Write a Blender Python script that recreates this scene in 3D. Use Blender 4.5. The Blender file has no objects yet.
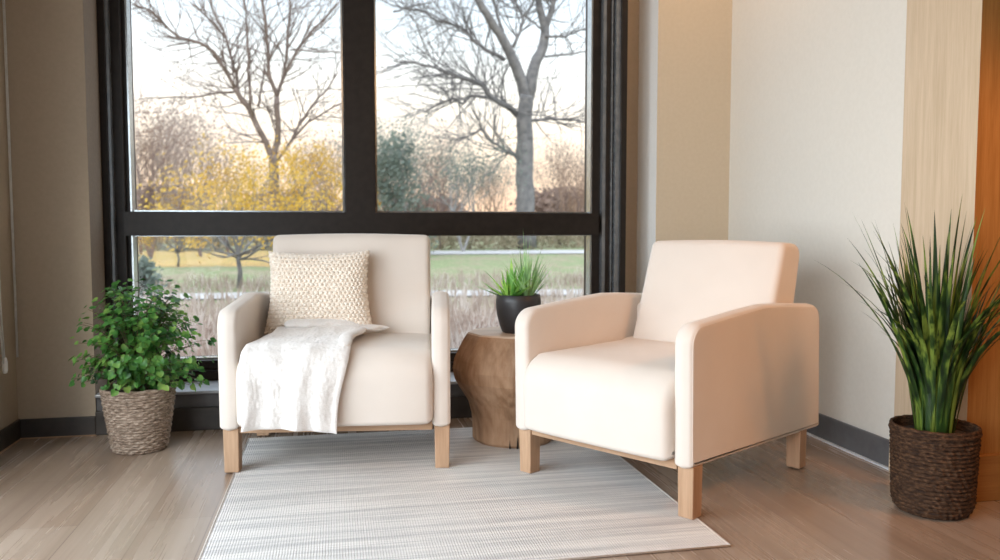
import bpy, bmesh, math, random
from mathutils import Vector, Matrix, noise
R = random.Random(7)
S = bpy.context.scene
COL = S.collection
PI = math.pi
sin, cos = math.sin, math.cos

# ------------------------------------------------------------------ camera numbers
F = 812.0; PITCH = math.atan(52/F); YAW = math.atan(165/math.hypot(F, 52)); CH = 0.86
FW = Vector((sin(YAW)*cos(PITCH), cos(YAW)*cos(PITCH), -sin(PITCH)))
RT = Vector((cos(YAW), -sin(YAW), 0)); UP = RT.cross(FW)
def at(x, y, Y):
    d = FW + RT*((x-500)/F) - UP*((y-280)/F)
    return Vector((0, 0, CH)) + d*(Y/d.y)

# ------------------------------------------------------------------ object helpers
def tag(o, label=None, cat=None, group=None, kind=None):
    if label: o['label'] = label
    if cat: o['category'] = cat
    if group: o['group'] = group
    if kind: o['kind'] = kind
    return o
def empty(name, loc=(0, 0, 0), rz=0, **k):
    o = bpy.data.objects.new(name, None); COL.objects.link(o)
    o.location = loc; o.rotation_euler = (0, 0, rz); o.empty_display_size = 0.1
    return tag(o, **k)
def mesh(name, vf, m, parent=None, smooth=True, **k):
    me = bpy.data.meshes.new(name)
    me.from_pydata([tuple(v) for v in vf[0]], [], vf[1]); me.update()
    ms = m if isinstance(m, (list, tuple)) else [m]
    for x in ms: me.materials.append(x)
    if len(vf) > 2:
        for p, i in zip(me.polygons, vf[2]): p.material_index = i
    me.polygons.foreach_set('use_smooth', [smooth]*len(me.polygons))
    o = bpy.data.objects.new(name, me); COL.objects.link(o)
    if parent: o.parent = parent
    return tag(o, **k)
def fixn(o):
    bm = bmesh.new(); bm.from_mesh(o.data); bmesh.ops.recalc_face_normals(bm, faces=bm.faces[:])
    bm.to_mesh(o.data); bm.free(); return o
def join(*vfs):
    V, Fc = [], []
    for v, f in vfs:
        n = len(V); V += list(v); Fc += [tuple(i+n for i in q) for q in f]
    return V, Fc
def box(a, b):
    (x0, y0, z0), (x1, y1, z1) = a, b
    V = [(x, y, z) for x in (x0, x1) for y in (y0, y1) for z in (z0, z1)]
    return V, [(0, 1, 3, 2), (4, 6, 7, 5), (0, 4, 5, 1), (2, 3, 7, 6), (0, 2, 6, 4), (1, 5, 7, 3)]
def bevel(o, w, seg=2):
    md = o.modifiers.new('bevel', 'BEVEL'); md.width = w; md.segments = seg; md.limit_method = 'ANGLE'
    md.harden_normals = False
    return o
def grid(nu, nv, fn, closeu=False, closev=False):
    V = []; Fc = []
    for i in range(nu):
        for j in range(nv): V.append(fn(i/(nu if closeu else nu-1), j/(nv if closev else nv-1)))
    for i in range(nu if closeu else nu-1):
        for j in range(nv if closev else nv-1):
            a = i*nv+j; b = ((i+1) % nu)*nv+j; c = ((i+1) % nu)*nv+(j+1) % nv; d = i*nv+(j+1) % nv
            Fc.append((a, b, c, d))
    return V, Fc
def tube(pts, rad, sides=6, cap=True):
    pts = [Vector(p) for p in pts]; V = []; Fc = []
    n = len(pts)
    if not isinstance(rad, (list, tuple)): rad = [rad]*n
    t0 = (pts[1]-pts[0]).normalized()
    u = t0.orthogonal().normalized()
    for i, p in enumerate(pts):
        t = (pts[min(i+1, n-1)]-pts[max(i-1, 0)]).normalized()
        u = (u - t*u.dot(t)).normalized(); w = t.cross(u)
        for k in range(sides):
            a = 2*PI*k/sides; V.append(p+(u*cos(a)+w*sin(a))*rad[i])
    for i in range(n-1):
        for k in range(sides):
            k2 = (k+1) % sides
            Fc.append((i*sides+k, i*sides+k2, (i+1)*sides+k2, (i+1)*sides+k))
    if cap:
        Fc.append(tuple(range(sides))[::-1]); Fc.append(tuple((n-1)*sides+k for k in range(sides)))
    return V, Fc
def lathe(prof, n, c=(0, 0, 0), disp=None):
    V = []; Fc = []; m = len(prof)
    for k in range(n):
        a = 2*PI*k/n
        for j, (r, z) in enumerate(prof):
            rr = r + (disp(a, j, r, z) if disp else 0)
            V.append((c[0]+rr*cos(a), c[1]+rr*sin(a), c[2]+z))
    for k in range(n):
        k2 = (k+1) % n
        for j in range(m-1):
            Fc.append((k*m+j, k2*m+j, k2*m+j+1, k*m+j+1))
    return V, Fc
def roundpoly(pts, rad, seg=7):
    out = []; n = len(pts)
    for i in range(n):
        p = Vector(pts[i]); a = (Vector(pts[i-1])-p); b = (Vector(pts[(i+1) % n])-p)
        r = rad[i]
        if r <= 0: out.append(p); continue
        an, bn = a.normalized(), b.normalized()
        th = an.angle(bn); d = min(r/math.tan(th/2), a.length*.49, b.length*.49); r = d*math.tan(th/2)
        c = p + (an+bn).normalized()*(r/sin(th/2))
        s = p+an*d-c; e = p+bn*d-c
        tot = s.angle(e); sg = 1 if s.x*e.y-s.y*e.x > 0 else -1
        for k in range(seg+1):
            g = sg*tot*k/seg
            out.append(c+Vector((s.x*cos(g)-s.y*sin(g), s.x*sin(g)+s.y*cos(g))))
    return out
def densify(pts, step=.04):
    out = []
    for i, p in enumerate(pts):
        q = pts[(i+1) % len(pts)]; n = max(1, int((q-p).length/step))
        for k in range(n): out.append(p.lerp(q, k/n))
    return out
def inset(pts, d):
    out = []; n = len(pts)
    area = sum(pts[i].x*pts[(i+1) % n].y-pts[(i+1) % n].x*pts[i].y for i in range(n))
    s = 1 if area > 0 else -1
    for i in range(n):
        t = (pts[(i+1) % n]-pts[i-1]).normalized()
        out.append(pts[i]+Vector((-t.y, t.x))*d*s)
    return out
def pad(prof, u0, u1, r, crown=0, mid=10, seg=5, warp=None):
    """cushion: profile in (v,z) swept along u with rounded ends and a slight crown"""
    prof = densify(prof)
    sl = []
    for k in range(seg+1):
        a = PI/2*k/seg; sl.append((u0+r*(1-sin(a)), r*(1-cos(a))*1.0))
    sl = sl[::-1] if sl[0][0] > sl[-1][0] else sl
    L = [(u0+r*(1-cos(PI/2*k/seg)), r*(1-sin(PI/2*k/seg))) for k in range(seg+1)]
    M_ = [(u0+r+(u1-u0-2*r)*k/mid, -crown*sin(PI*k/mid)) for k in range(1, mid)]
    Rr = [(u1-(u-u0), d) for u, d in L[::-1]]
    sl = L+M_+Rr
    V = []; Fc = []; n = len(prof)
    for u, d in sl:
        for q in inset(prof, d): V.append(Vector((u, q.x, q.y)))
    for i in range(len(sl)-1):
        for k in range(n):
            k2 = (k+1) % n; Fc.append((i*n+k, i*n+k2, (i+1)*n+k2, (i+1)*n+k))
    Fc.append(tuple(range(n))[::-1]); Fc.append(tuple((len(sl)-1)*n+k for k in range(n)))
    if warp: V = [warp(v) for v in V]
    return V, Fc

# ------------------------------------------------------------------ materials
class NT:
    def __init__(s, name):
        s.m = bpy.data.materials.new(name); s.m.use_nodes = True; s.t = s.m.node_tree; s.t.nodes.clear()
        s.out = s.n('ShaderNodeOutputMaterial')
    def n(s, t, **k):
        nd = s.t.nodes.new(t)
        for a, b in k.items():
            if a.startswith('i_'): nd.inputs[a[2:].replace('_', ' ')].default_value = b
            else: setattr(nd, a, b)
        return nd
    def l(s, a, b): s.t.links.new(a, b)
    def coord(s, scale=(1, 1, 1), rot=(0, 0, 0), gen='Object'):
        tc = s.n('ShaderNodeTexCoord'); mp = s.n('ShaderNodeMapping')
        mp.inputs['Scale'].default_value = scale; mp.inputs['Rotation'].default_value = rot
        s.l(tc.outputs[gen], mp.inputs['Vector']); return mp.outputs['Vector']
    def noise(s, vec, scale, detail=3, rough=.5):
        nd = s.n('ShaderNodeTexNoise'); nd.inputs['Scale'].default_value = scale
        nd.inputs['Detail'].default_value = detail; nd.inputs['Roughness'].default_value = rough
        s.l(vec, nd.inputs['Vector']); return nd.outputs['Fac']
    def ramp(s, fac, stops):
        nd = s.n('ShaderNodeValToRGB'); e = nd.color_ramp.elements
        e[0].position, e[0].color = stops[0][0], (*stops[0][1], 1)
        e[1].position, e[1].color = stops[-1][0], (*stops[-1][1], 1)
        for p, c in stops[1:-1]:
            x = e.new(p); x.color = (*c, 1)
        s.l(fac, nd.inputs['Fac']); return nd.outputs['Color']
    def mix(s, a, b, fac=.5, mode='MIX'):
        nd = s.n('ShaderNodeMix', data_type='RGBA', blend_type=mode)
        for v, i in ((fac, 0), (a, 6), (b, 7)):
            if hasattr(v, 'is_output') or isinstance(v, bpy.types.NodeSocket): s.l(v, nd.inputs[i])
            else: nd.inputs[i].default_value = v if i == 0 else (*v, 1)
        return nd.outputs[2]
    def math(s, op, a, b=0.):
        nd = s.n('ShaderNodeMath', operation=op)
        for i, v in ((0, a), (1, b)):
            if isinstance(v, bpy.types.NodeSocket): s.l(v, nd.inputs[i])
            else: nd.inputs[i].default_value = v
        return nd.outputs[0]
    def bsdf(s, col, rough=.6, metal=0, bump=None, bs=.3, bd=.01, spec=.5, sheen=0):
        b = s.n('ShaderNodeBsdfPrincipled')
        if isinstance(col, bpy.types.NodeSocket): s.l(col, b.inputs['Base Color'])
        else: b.inputs['Base Color'].default_value = (*col, 1)
        if isinstance(rough, bpy.types.NodeSocket): s.l(rough, b.inputs['Roughness'])
        else: b.inputs['Roughness'].default_value = rough
        b.inputs['Metallic'].default_value = metal
        b.inputs['Specular IOR Level'].default_value = spec
        b.inputs['Sheen Weight'].default_value = sheen
        if bump is not None:
            bp = s.n('ShaderNodeBump'); bp.inputs['Strength'].default_value = bs; bp.inputs['Distance'].default_value = bd
            s.l(bump, bp.inputs['Height']); s.l(bp.outputs['Normal'], b.inputs['Normal'])
        s.b = b
        s.l(b.outputs[0], s.out.inputs[0]); return s.m
def simple(name, c1, c2, scale=8, rough=.6, metal=0, stretch=(1, 1, 1), bs=.2, bd=.003, lo=.35, hi=.65, spec=.5, detail=3, sheen=0):
    t = NT(name); v = t.coord(stretch); f = t.noise(v, scale, detail)
    return t.bsdf(t.ramp(f, [(lo, c1), (hi, c2)]), rough, metal, f, bs, bd, spec, sheen)

def mat_fabric(name, c1, c2):
    t = NT(name); v = t.coord()
    f = t.noise(v, 6, 2); w1 = t.noise(t.coord((1, 1, .25)), 900, 1); w2 = t.noise(t.coord((.25, .25, 1)), 900, 1)
    w = t.math('ADD', w1, w2)
    c = t.mix(t.ramp(f, [(.3, c1), (.7, c2)]), (.75, .70, .65), t.math('MULTIPLY', t.math('SUBTRACT', w, .8), .25))
    return t.bsdf(c, .9, 0, w, .25, .0008, .2, .15)
def mat_wood(name, c1, c2, scale=1.0, axis='Z', rough=.5, lines=28):
    t = NT(name)
    st = {'Z': (1, 1, .045), 'Y': (1, .045, 1), 'X': (.045, 1, 1)}[axis]
    v = t.coord(st); f = t.noise(v, lines*scale, 6, .65); g = t.noise(v, lines*6*scale, 2)
    m = t.math('ADD', t.math('MULTIPLY', f, .7), t.math('MULTIPLY', g, .3))
    return t.bsdf(t.ramp(m, [(.36, c1), (.64, c2)]), rough, 0, m, .15, .0015, .35)
def mat_leaf(name, stops, scale=14, trans=.35, rough=.4, st=(1, 1, 1)):
    t = NT(name); v = t.coord(st); f = t.noise(v, scale, 2)
    c = t.ramp(f, stops)
    t.bsdf(c, rough, 0, None, spec=.4)
    tr = t.n('ShaderNodeBsdfTranslucent'); t.l(c, tr.inputs['Color'])
    mx = t.n('ShaderNodeMixShader'); mx.inputs[0].default_value = trans
    t.l(t.b.outputs[0], mx.inputs[1]); t.l(tr.outputs[0], mx.inputs[2]); t.l(mx.outputs[0], t.out.inputs[0])
    return t.m

M = {}
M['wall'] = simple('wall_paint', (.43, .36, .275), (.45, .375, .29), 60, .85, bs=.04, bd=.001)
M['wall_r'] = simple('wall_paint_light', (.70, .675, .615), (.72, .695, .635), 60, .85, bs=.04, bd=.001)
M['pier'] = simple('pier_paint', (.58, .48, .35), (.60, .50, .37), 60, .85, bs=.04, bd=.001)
M['strip'] = simple('window_lit_return_paint', (.88, .88, .86), (.9, .9, .88), 60, .8, bs=.03, bd=.001)  # pier's left side: window light put into its whiter colour
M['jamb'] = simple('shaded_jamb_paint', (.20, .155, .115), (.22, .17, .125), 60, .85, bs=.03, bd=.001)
M['ceil'] = simple('ceiling_paint', (.50, .46, .41), (.52, .48, .43), 40, .9, bs=.03, bd=.001)
M['base'] = simple('baseboard_vinyl', (.035, .029, .025), (.05, .042, .036), 20, .45, bs=.05)
M['base_r'] = simple('baseboard_grey', (.085, .085, .09), (.11, .11, .115), 20, .4, bs=.05)
M['bronze'] = simple('dark_bronze_metal', (.014, .010, .008), (.020, .015, .012), 30, .42, .0, bs=.03, spec=.3)
M['bronze2'] = simple('reflecting_frame_metal', (.22, .24, .26), (.30, .32, .34), 30, .25, .6, bs=.03)  # lightened colour paints in the reflections on the frame reveals
M['bead'] = simple('reflecting_glazing_bead', (.42, .47, .50), (.5, .55, .58), 30, .22, .8, bs=.03)  # lighter grey holds the outdoor light reflected along the panes
M['sill'] = simple('grey_sill_metal', (.34, .36, .39), (.42, .44, .47), 20, .35, .2, bs=.04)
M['sillface'] = simple('dark_sill_face', (.10, .10, .105), (.13, .13, .135), 20, .5, bs=.04)
M['caulk'] = simple('pale_caulk', (.55, .57, .6), (.65, .67, .7), 20, .4)
M['fab'] = mat_fabric('cream_upholstery', (.655, .585, .52), (.685, .615, .55))
M['welt'] = simple('cream_piping', (.66, .57, .48), (.70, .61, .52), 30, .9)
M['legw'] = mat_wood('pale_oak', (.36, .215, .125), (.50, .325, .205), 1.5)
M['railw'] = mat_wood('pale_oak_rail', (.34, .205, .12), (.48, .31, .195), 1.5, 'X')
M['knit'] = simple('cream_knit_yarn', (.74, .63, .52), (.85, .77, .67), 60, .95, bs=.5, bd=.002, sheen=.2)
M['throw'] = simple('white_fleece', (.70, .665, .63), (.77, .74, .71), 220, .98, bs=.5, bd=.0015, sheen=.4, detail=4)
M['stump'] = simple('tree_stump_wood', (.20, .105, .052), (.40, .25, .145), 4.5, .6, stretch=(1.3, 1.3, .5), bs=.5, bd=.012, detail=7, lo=.3, hi=.7)
M['stumptop'] = simple('cut_stump_top', (.56, .42, .31), (.74, .60, .47), 6, .45, stretch=(.3, 1.5, 1), bs=.2, bd=.003, detail=6)
M['crack'] = simple('dark_crack', (.015, .01, .007), (.025, .015, .01), 10, .9)
M['pot'] = simple('charcoal_ceramic', (.018, .018, .020), (.026, .026, .028), 20, .42)
M['soil'] = simple('potting_soil', (.012, .008, .006), (.05, .035, .025), 70, 1, bs=1, bd=.01)
M['stem'] = simple('plant_stem', (.07, .06, .03), (.13, .11, .05), 20, .7)
M['ivy'] = mat_leaf('ivy_leaf', [(.3, (.02, .085, .02)), (.5, (.085, .255, .05)), (.7, (.30, .48, .11))], 16, .35, .38)
M['blade'] = mat_leaf('grass_blade', [(.36, (.008, .024, .008)), (.5, (.03, .072, .014)), (.64, (.19, .27, .045))], 45, .25, .35, (1, 1, .06))
M['spiky'] = mat_leaf('spiky_leaf', [(.3, (.08, .26, .06)), (.5, (.22, .50, .10)), (.7, (.55, .80, .18))], 18, .4, .4)
M['airleaf'] = mat_leaf('air_plant_leaf', [(.3, (.18, .36, .16)), (.5, (.36, .58, .26)), (.75, (.58, .76, .42))], 18, .4, .5)
M['lightoak'] = mat_wood('light_oak_panel', (.52, .40, .27), (.63, .50, .36), 1, 'Z', .5, 45)
M['darkoak'] = mat_wood('honey_oak_panel', (.27, .12, .03), (.38, .185, .055), 1, 'Z', .45, 45)
M['darkoakx'] = mat_wood('honey_oak_plinth', (.25, .11, .03), (.35, .17, .05), 1, 'X', .45, 45)
M['cord'] = simple('white_cord', (.6, .62, .62), (.7, .72, .72), 40, .4)
M['plastic'] = simple('white_plastic', (.75, .75, .74), (.8, .8, .79), 10, .35)
M['blind'] = simple('roller_blind_fabric', (.55, .54, .5), (.62, .6, .56), 200, .8)

# basket materials
def mat_basket(name, a, b, c, sc):
    t = NT(name); v = t.coord((1, 1, 2.6)); f = t.noise(v, sc, 4, .7)
    return t.bsdf(t.ramp(f, [(.32, a), (.5, b), (.68, c)]), .8, 0, f, .5, .004, .25)
M['bask1'] = mat_basket('grey_seagrass_weave', (.13, .09, .065), (.30, .225, .17), (.52, .42, .34), 45)
M['bask2'] = mat_basket('dark_brown_rope_weave', (.012, .005, .003), (.045, .022, .011), (.12, .062, .032), 60)

# floor planks running away from the viewer
def mat_floor():
    t = NT('wood_plank_floor'); tc = t.coord(rot=(0, 0, PI/2))
    br = t.n('ShaderNodeTexBrick'); t.l(tc, br.inputs['Vector'])
    br.offset = .37; br.inputs['Scale'].default_value = 1
    br.inputs['Brick Width'].default_value = 1.25; br.inputs['Row Height'].default_value = .185
    br.inputs['Mortar Size'].default_value = .0012; br.inputs['Mortar Smooth'].default_value = .3
    br.inputs['Color1'].default_value = (0, 0, 0, 1); br.inputs['Color2'].default_value = (1, 1, 1, 1)
    br.inputs['Mortar'].default_value = (.5, .5, .5, 1)
    v = t.coord((1, .028, 1)); f = t.noise(v, 24, 4, .6); g = t.noise(v, 120, 2)
    v2 = t.coord((1, .16, 1)); h = t.noise(v2, 5, 4, .6)
    m = t.math('ADD', t.math('MULTIPLY', f, .5), t.math('ADD', t.math('MULTIPLY', g, .15), t.math('MULTIPLY', h, .35)))
    wood = t.ramp(m, [(.28, (.275, .20, .148)), (.5, (.37, .287, .222)), (.72, (.47, .383, .312))])
    tone = t.mix(wood, t.mix(wood, (.80, .74, .70), 1, 'MULTIPLY'), br.outputs['Color'])
    c = t.mix(tone, (.10, .065, .045), t.math('MULTIPLY', br.outputs['Fac'], .55))
    rg = t.math('ADD', t.math('MULTIPLY', m, .14), .20)
    return t.bsdf(c, rg, 0, m, .08, .002, 1.0)
M['floor'] = mat_floor()
def mat_rug():
    t = NT('woven_rug')
    a = t.noise(t.coord((.35, 14, 1)), 2.2, 5, .65); b = t.noise(t.coord((.8, 30, 1)), 5, 3, .6)
    s = t.math('ADD', t.math('MULTIPLY', a, .6), t.math('MULTIPLY', b, .4))
    w1 = t.n('ShaderNodeTexWave', wave_type='BANDS', bands_direction='X'); w1.inputs['Scale'].default_value = 42
    w2 = t.n('ShaderNodeTexWave', wave_type='BANDS', bands_direction='Y'); w2.inputs['Scale'].default_value = 50
    for w in (w1, w2):
        w.inputs['Distortion'].default_value = 1.4; w.inputs['Detail'].default_value = 1; t.l(t.coord(), w.inputs['Vector'])
    h = t.math('ADD', w1.outputs['Fac'], w2.outputs['Fac'])
    c = t.ramp(s, [(.34, (.47, .455, .46)), (.46, (.61, .595, .58)), (.54, (.76, .735, .71)), (.66, (.85, .825, .79))])
    c = t.mix(c, (.30, .28, .27), t.math('MULTIPLY', t.math('SUBTRACT', 1.2, h), .22))
    return t.bsdf(c, .95, 0, h, .5, .003, .1)
M['rug'] = mat_rug()
M['rugedge'] = simple('rug_binding', (.42, .38, .34), (.55, .50, .46), 150, .9)

def mat_glass():
    t = NT('window_glass')
    tr = t.n('ShaderNodeBsdfTransparent'); gl = t.n('ShaderNodeBsdfGlossy'); gl.inputs['Roughness'].default_value = .0
    tr.inputs['Color'].default_value = (.975, .99, .985, 1)
    fr = t.n('ShaderNodeFresnel'); fr.inputs['IOR'].default_value = 1.28
    mx = t.n('ShaderNodeMixShader'); t.l(fr.outputs[0], mx.inputs[0]); t.l(tr.outputs[0], mx.inputs[1]); t.l(gl.outputs[0], mx.inputs[2])
    t.l(mx.outputs[0], t.out.inputs[0]); return t.m
M['glass'] = mat_glass()

# ------------------------------------------------------------------ room shell
XL, XR, YW, YP, YF, YG = -1.28, 1.94, 3.605, 3.785, 3.83, 3.93
ZC = 2.6
ST = dict(kind='structure')
mesh('floor', box((-1.6, -3.2, -.1), (5.2, 4.25, 0)), M['floor'], smooth=False, **ST)
mesh('ceiling', box((-1.6, -3.2, ZC), (5.2, 4.25, ZC+.1)), M['ceil'], smooth=False, **ST)
# window wall: left of the window, above it, right return strip and pier
JX, PX = -.985, 1.552
V, Fc = (join(box((XL-.25, YW, 0), (JX, 4.2, ZC)),
                       box((JX, YW, 2.45), (PX, 4.2, ZC)),
                       box((JX, YF, 0), (PX, 4.2, .17)),
                       box((1.40, 4.04, .17), (PX, 4.2, 2.45))))
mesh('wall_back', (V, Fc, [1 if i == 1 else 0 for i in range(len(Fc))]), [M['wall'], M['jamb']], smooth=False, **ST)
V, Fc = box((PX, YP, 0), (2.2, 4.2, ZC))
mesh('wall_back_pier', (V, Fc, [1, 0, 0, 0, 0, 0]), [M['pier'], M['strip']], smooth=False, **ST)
# left wall with its own window opening nearer the viewer
LY0, LY1, LZ0, LZ1 = -1.2, 2.75, .10, 2.10
mesh('wall_left', join(box((XL-.2, -3.2, 0), (XL, LY0, ZC)), box((XL-.2, LY1, 0), (XL, YW, ZC)),
                       box((XL-.2, LY0, 0), (XL, LY1, LZ0)), box((XL-.2, LY0, LZ1), (XL, LY1, ZC))), M['wall'], smooth=False, **ST)
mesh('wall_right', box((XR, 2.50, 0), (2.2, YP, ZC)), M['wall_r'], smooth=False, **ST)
mesh('wall_far_right', box((5.1, -3.2, 0), (5.2, 2.5, ZC)), M['darkoak'], smooth=False, **ST)
mesh('wall_back_right', box((2.2, 2.3, 0), (5.2, 2.5, ZC)), M['darkoak'], smooth=False, **ST)
mesh('wall_front', box((-1.48, -3.3, 0), (5.2, -3.2, ZC)), M['darkoak'], smooth=False, **ST)
# wood-clad column with plinth
cx0, cy0, cy1 = 1.928, 2.165, 2.50
V, Fc = box((cx0, cy0, .0), (2.75, cy1, ZC))
mesh('wall_column', (V, Fc, [0, 1, 1, 1, 1, 1]), [M['lightoak'], M['darkoak']], smooth=False, **ST)
V, Fc = box((cx0-.014, cy0-.012, 0), (2.75, cy1+.004, .148))
tr1 = mesh('trim_1', (V, Fc, [0, 1, 1, 1, 1, 1]), [M['lightoak'], M['darkoakx']], smooth=False, **ST)
bevel(tr1, .003)
# baseboards
b = mesh('baseboard_back', join(box((XL, YW-.012, 0), (JX, YW, .08)), box((JX, YW-.012, 0), (PX, YW+.02, .098))), M['base'], smooth=False, **ST); bevel(b, .003)
b = mesh('baseboard_left', box((XL, -3.2, 0), (XL+.012, YW-.012, .08)), M['base'], smooth=False, **ST); bevel(b, .003)
b = mesh('baseboard_right', box((XR-.012, 2.505, 0), (XR, YP, .103)), M['base_r'], smooth=False, **ST); bevel(b, .003)
b = mesh('baseboard_pier', box((PX, YP-.012, 0), (XR-.012, YP, .103)), M['base_r'], smooth=False, **ST)
mesh('trim_2', box((XR-.022, 2.505, 0), (XR-.012, YP-.012, .007)), M['caulk'], smooth=False, **ST)
mesh('trim_3', join(box((XL+.012, YW-.018, 0), (JX, YW-.012, .004)), box((XL+.012, -3, 0), (XL+.018, YW-.018, .004))), M['railw'], smooth=False, **ST)
# sill ledge under the window
sl = empty('window_sill', kind='structure')
b = mesh('sill_face', box((JX, YW+.008, .098), (PX, YF, .158)), M['sillface'], sl, smooth=False)
b = mesh('sill_board', box((JX, YW-.012, .156), (PX, YF+.02, .17)), M['sill'], sl, smooth=False); bevel(b, .004)

# ------------------------------------------------------------------ window
W = empty('window_1', kind='structure')
FX0, FX1 = JX, 1.402
ZT = 2.44
mesh('window_frame', join(
    box((FX0, YF-.03, .17), (FX0+.028, YG+.12, ZT)), box((FX1-.028, YF-.03, .17), (FX1, YG+.12, ZT)),        # outer lips
    box((FX0+.028, YF+.02, .17), (FX0+.078, YG+.1, ZT)), box((FX1-.090, YF+.02, .17), (FX1-.028, YG+.1, ZT)),   # inner body
    box((FX0+.078, YF+.05, .17), (FX0+.092, YG+.08, ZT)), box((FX1-.148, YF+.055, .17), (FX1-.09, YG+.08, ZT)),
    box((.050, YF+.0, .17), (.184, YG+.09, ZT)),
    box((FX0+.078, YF-.003, .826), (FX1-.13, YG+.09, .932)),
    box((FX0+.028, YF+.005, .17), (FX1-.028, YG+.09, .215)), box((FX0+.028, YF+.04, .215), (FX1-.028, YG+.09, .256)),
    box((FX0+.028, YF, ZT-.09), (FX1-.028, YG+.09, ZT)),
    box((.045, YF+.045, .17), (.190, YG+.05, ZT)),
    ), M['bronze'], W, smooth=False)
mesh('frame_channel', join(box((FX0+.028, YF-.018, .17), (FX0+.040, YF+.02, ZT)), box((FX1-.052, YF-.012, .17), (FX1-.028, YF+.02, ZT)),
     box((FX1-.106, YF+.02, .17), (FX1-.09, YF+.055, ZT)), box((FX1-.066, YF+.008, .17), (FX1-.060, YF+.022, ZT))), M['bronze2'], W, smooth=False)
beads = []
for (x0, x1) in ((FX0+.092, .045), (.190, FX1-.148)):
    for (z0, z1) in ((.256, .826), (.932, ZT-.09)):
        y0, y1, t = YG-.045, YG+.02, .008
        beads += [box((x0, y0, z0), (x0+t, y1, z1)), box((x1-t, y0, z0), (x1, y1, z1)),
                  box((x0, y0+.02, z0), (x1, y1, z0+t)), box((x0, y0+.02, z1-t*.5), (x1, y1, z1))]
mesh('glazing_bead', join(*beads), M['bead'], W, smooth=False)
for (x0, x1) in ((FX0+.092, .045), (.190, FX1-.148)):
    for (z0, z1) in ((.256, .826), (.932, ZT-.09)):
        mesh('glass_pane', ([(x0, YG, z0), (x1, YG, z0), (x1, YG, z1), (x0, YG, z1)], [(0, 1, 2, 3)]), M['glass'], W, smooth=False)
mesh('wall_back_reveal', box((1.405, YF-.0, .17), (1.41, 4.04, ZT)), M['wall'], smooth=False, **ST)

# left window (mostly outside the frame)
W2 = empty('window_2', kind='structure')
fr = [box((XL-.14, LY0, LZ0), (XL-.06, LY1, LZ0+.07)), box((XL-.14, LY0, LZ1-.07), (XL-.06, LY1, LZ1))]
for y in (LY0, LY0+1.22, LY0+2.46, LY1-.07): fr.append(box((XL-.14, y, LZ0+.07), (XL-.06, y+.07, LZ1-.07)))
mesh('window_frame', join(*fr), M['bronze'], W2, smooth=False)
mesh('glass_pane', ([(XL-.1, LY0, LZ0), (XL-.1, LY1, LZ0), (XL-.1, LY1, LZ1), (XL-.1, LY0, LZ1)], [(0, 1, 2, 3)]), M['glass'], W2, smooth=False)

# roller blind of the left window with its hanging cords
def xw(px, py, X):
    d = FW + RT*((px-500)/F) - UP*((py-280)/F)
    return Vector((0, 0, CH)) + d*(X/d.x)
rb = empty('roller_blind', (XL, LY1, 2.28), cat='blind', label='pale roller blind on the left wall with white cords hanging near the corner')
def rl(v): return Vector(v)-Vector((XL, LY1, 2.28))
mesh('blind_roll', tube([rl((XL+.035, LY0-.05, 2.28)), rl((XL+.035, 3.575, 2.28))], .03, 16), M['blind'], rb)
mesh('bracket', box(rl((XL+.001, 3.575, 2.24)), rl((XL+.07, 3.59, 2.34))), M['plastic'], rb, smooth=False)
q = xw(5, 366, XL+.03)
k1 = mesh('cord', join(tube([rl((XL+.03, q.y-.030, 2.26)), rl((XL+.03, q.y-.020, .55)), rl((XL+.03, q.y-.002, q.z+.03))], .0035, 6),
     tube([rl((XL+.03, q.y-.055, 2.26)), rl((XL+.03, q.y-.045, .55)), rl((XL+.03, q.y-.012, q.z+.01))], .003, 6)), M['cord'], rb)
V, Fc = lathe([(0, -.03), (.007, -.028), (.010, -.015), (.010, .015), (.006, .032), (0, .034)], 12, rl(q))
mesh('cleat', (V, Fc), M['plastic'], k1)
q = xw(18.0, 357, XL+.012)
mesh('cord', join(tube([rl((q.x, q.y, 2.26)), rl((q.x, q.y, q.z))], .0028, 6), tube([rl((q.x, q.y-.016, 2.26)), rl((q.x, q.y-.012, q.z))], .002, 6)), M['cord'], rb)

# ------------------------------------------------------------------ rug
rv = box((-.355, 1.977, .0005), (1.036, 3.40, .005))
rug = empty('area_rug', (.34, 2.69, 0), label='pale grey and off-white streaked flat-woven rug lying under both armchairs', cat='rug')
o = mesh('rug_weave', ([Vector(v)-Vector((.34, 2.69, 0)) for v in rv[0]], rv[1]), M['rug'], rug, smooth=False); bevel(o, .0015)
ed = []
for a, bb in (((-.355, 1.977), (1.036, 1.977)), ((1.036, 1.977), (1.036, 3.40)), ((-.355, 3.40), (-.355, 1.977))):
    ed.append(tube([(a[0]-.34, a[1]-2.69, .0035), (bb[0]-.34, bb[1]-2.69, .0035)], .0032, 6))
mesh('bound_edge', join(*ed), M['rugedge'], rug)

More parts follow.
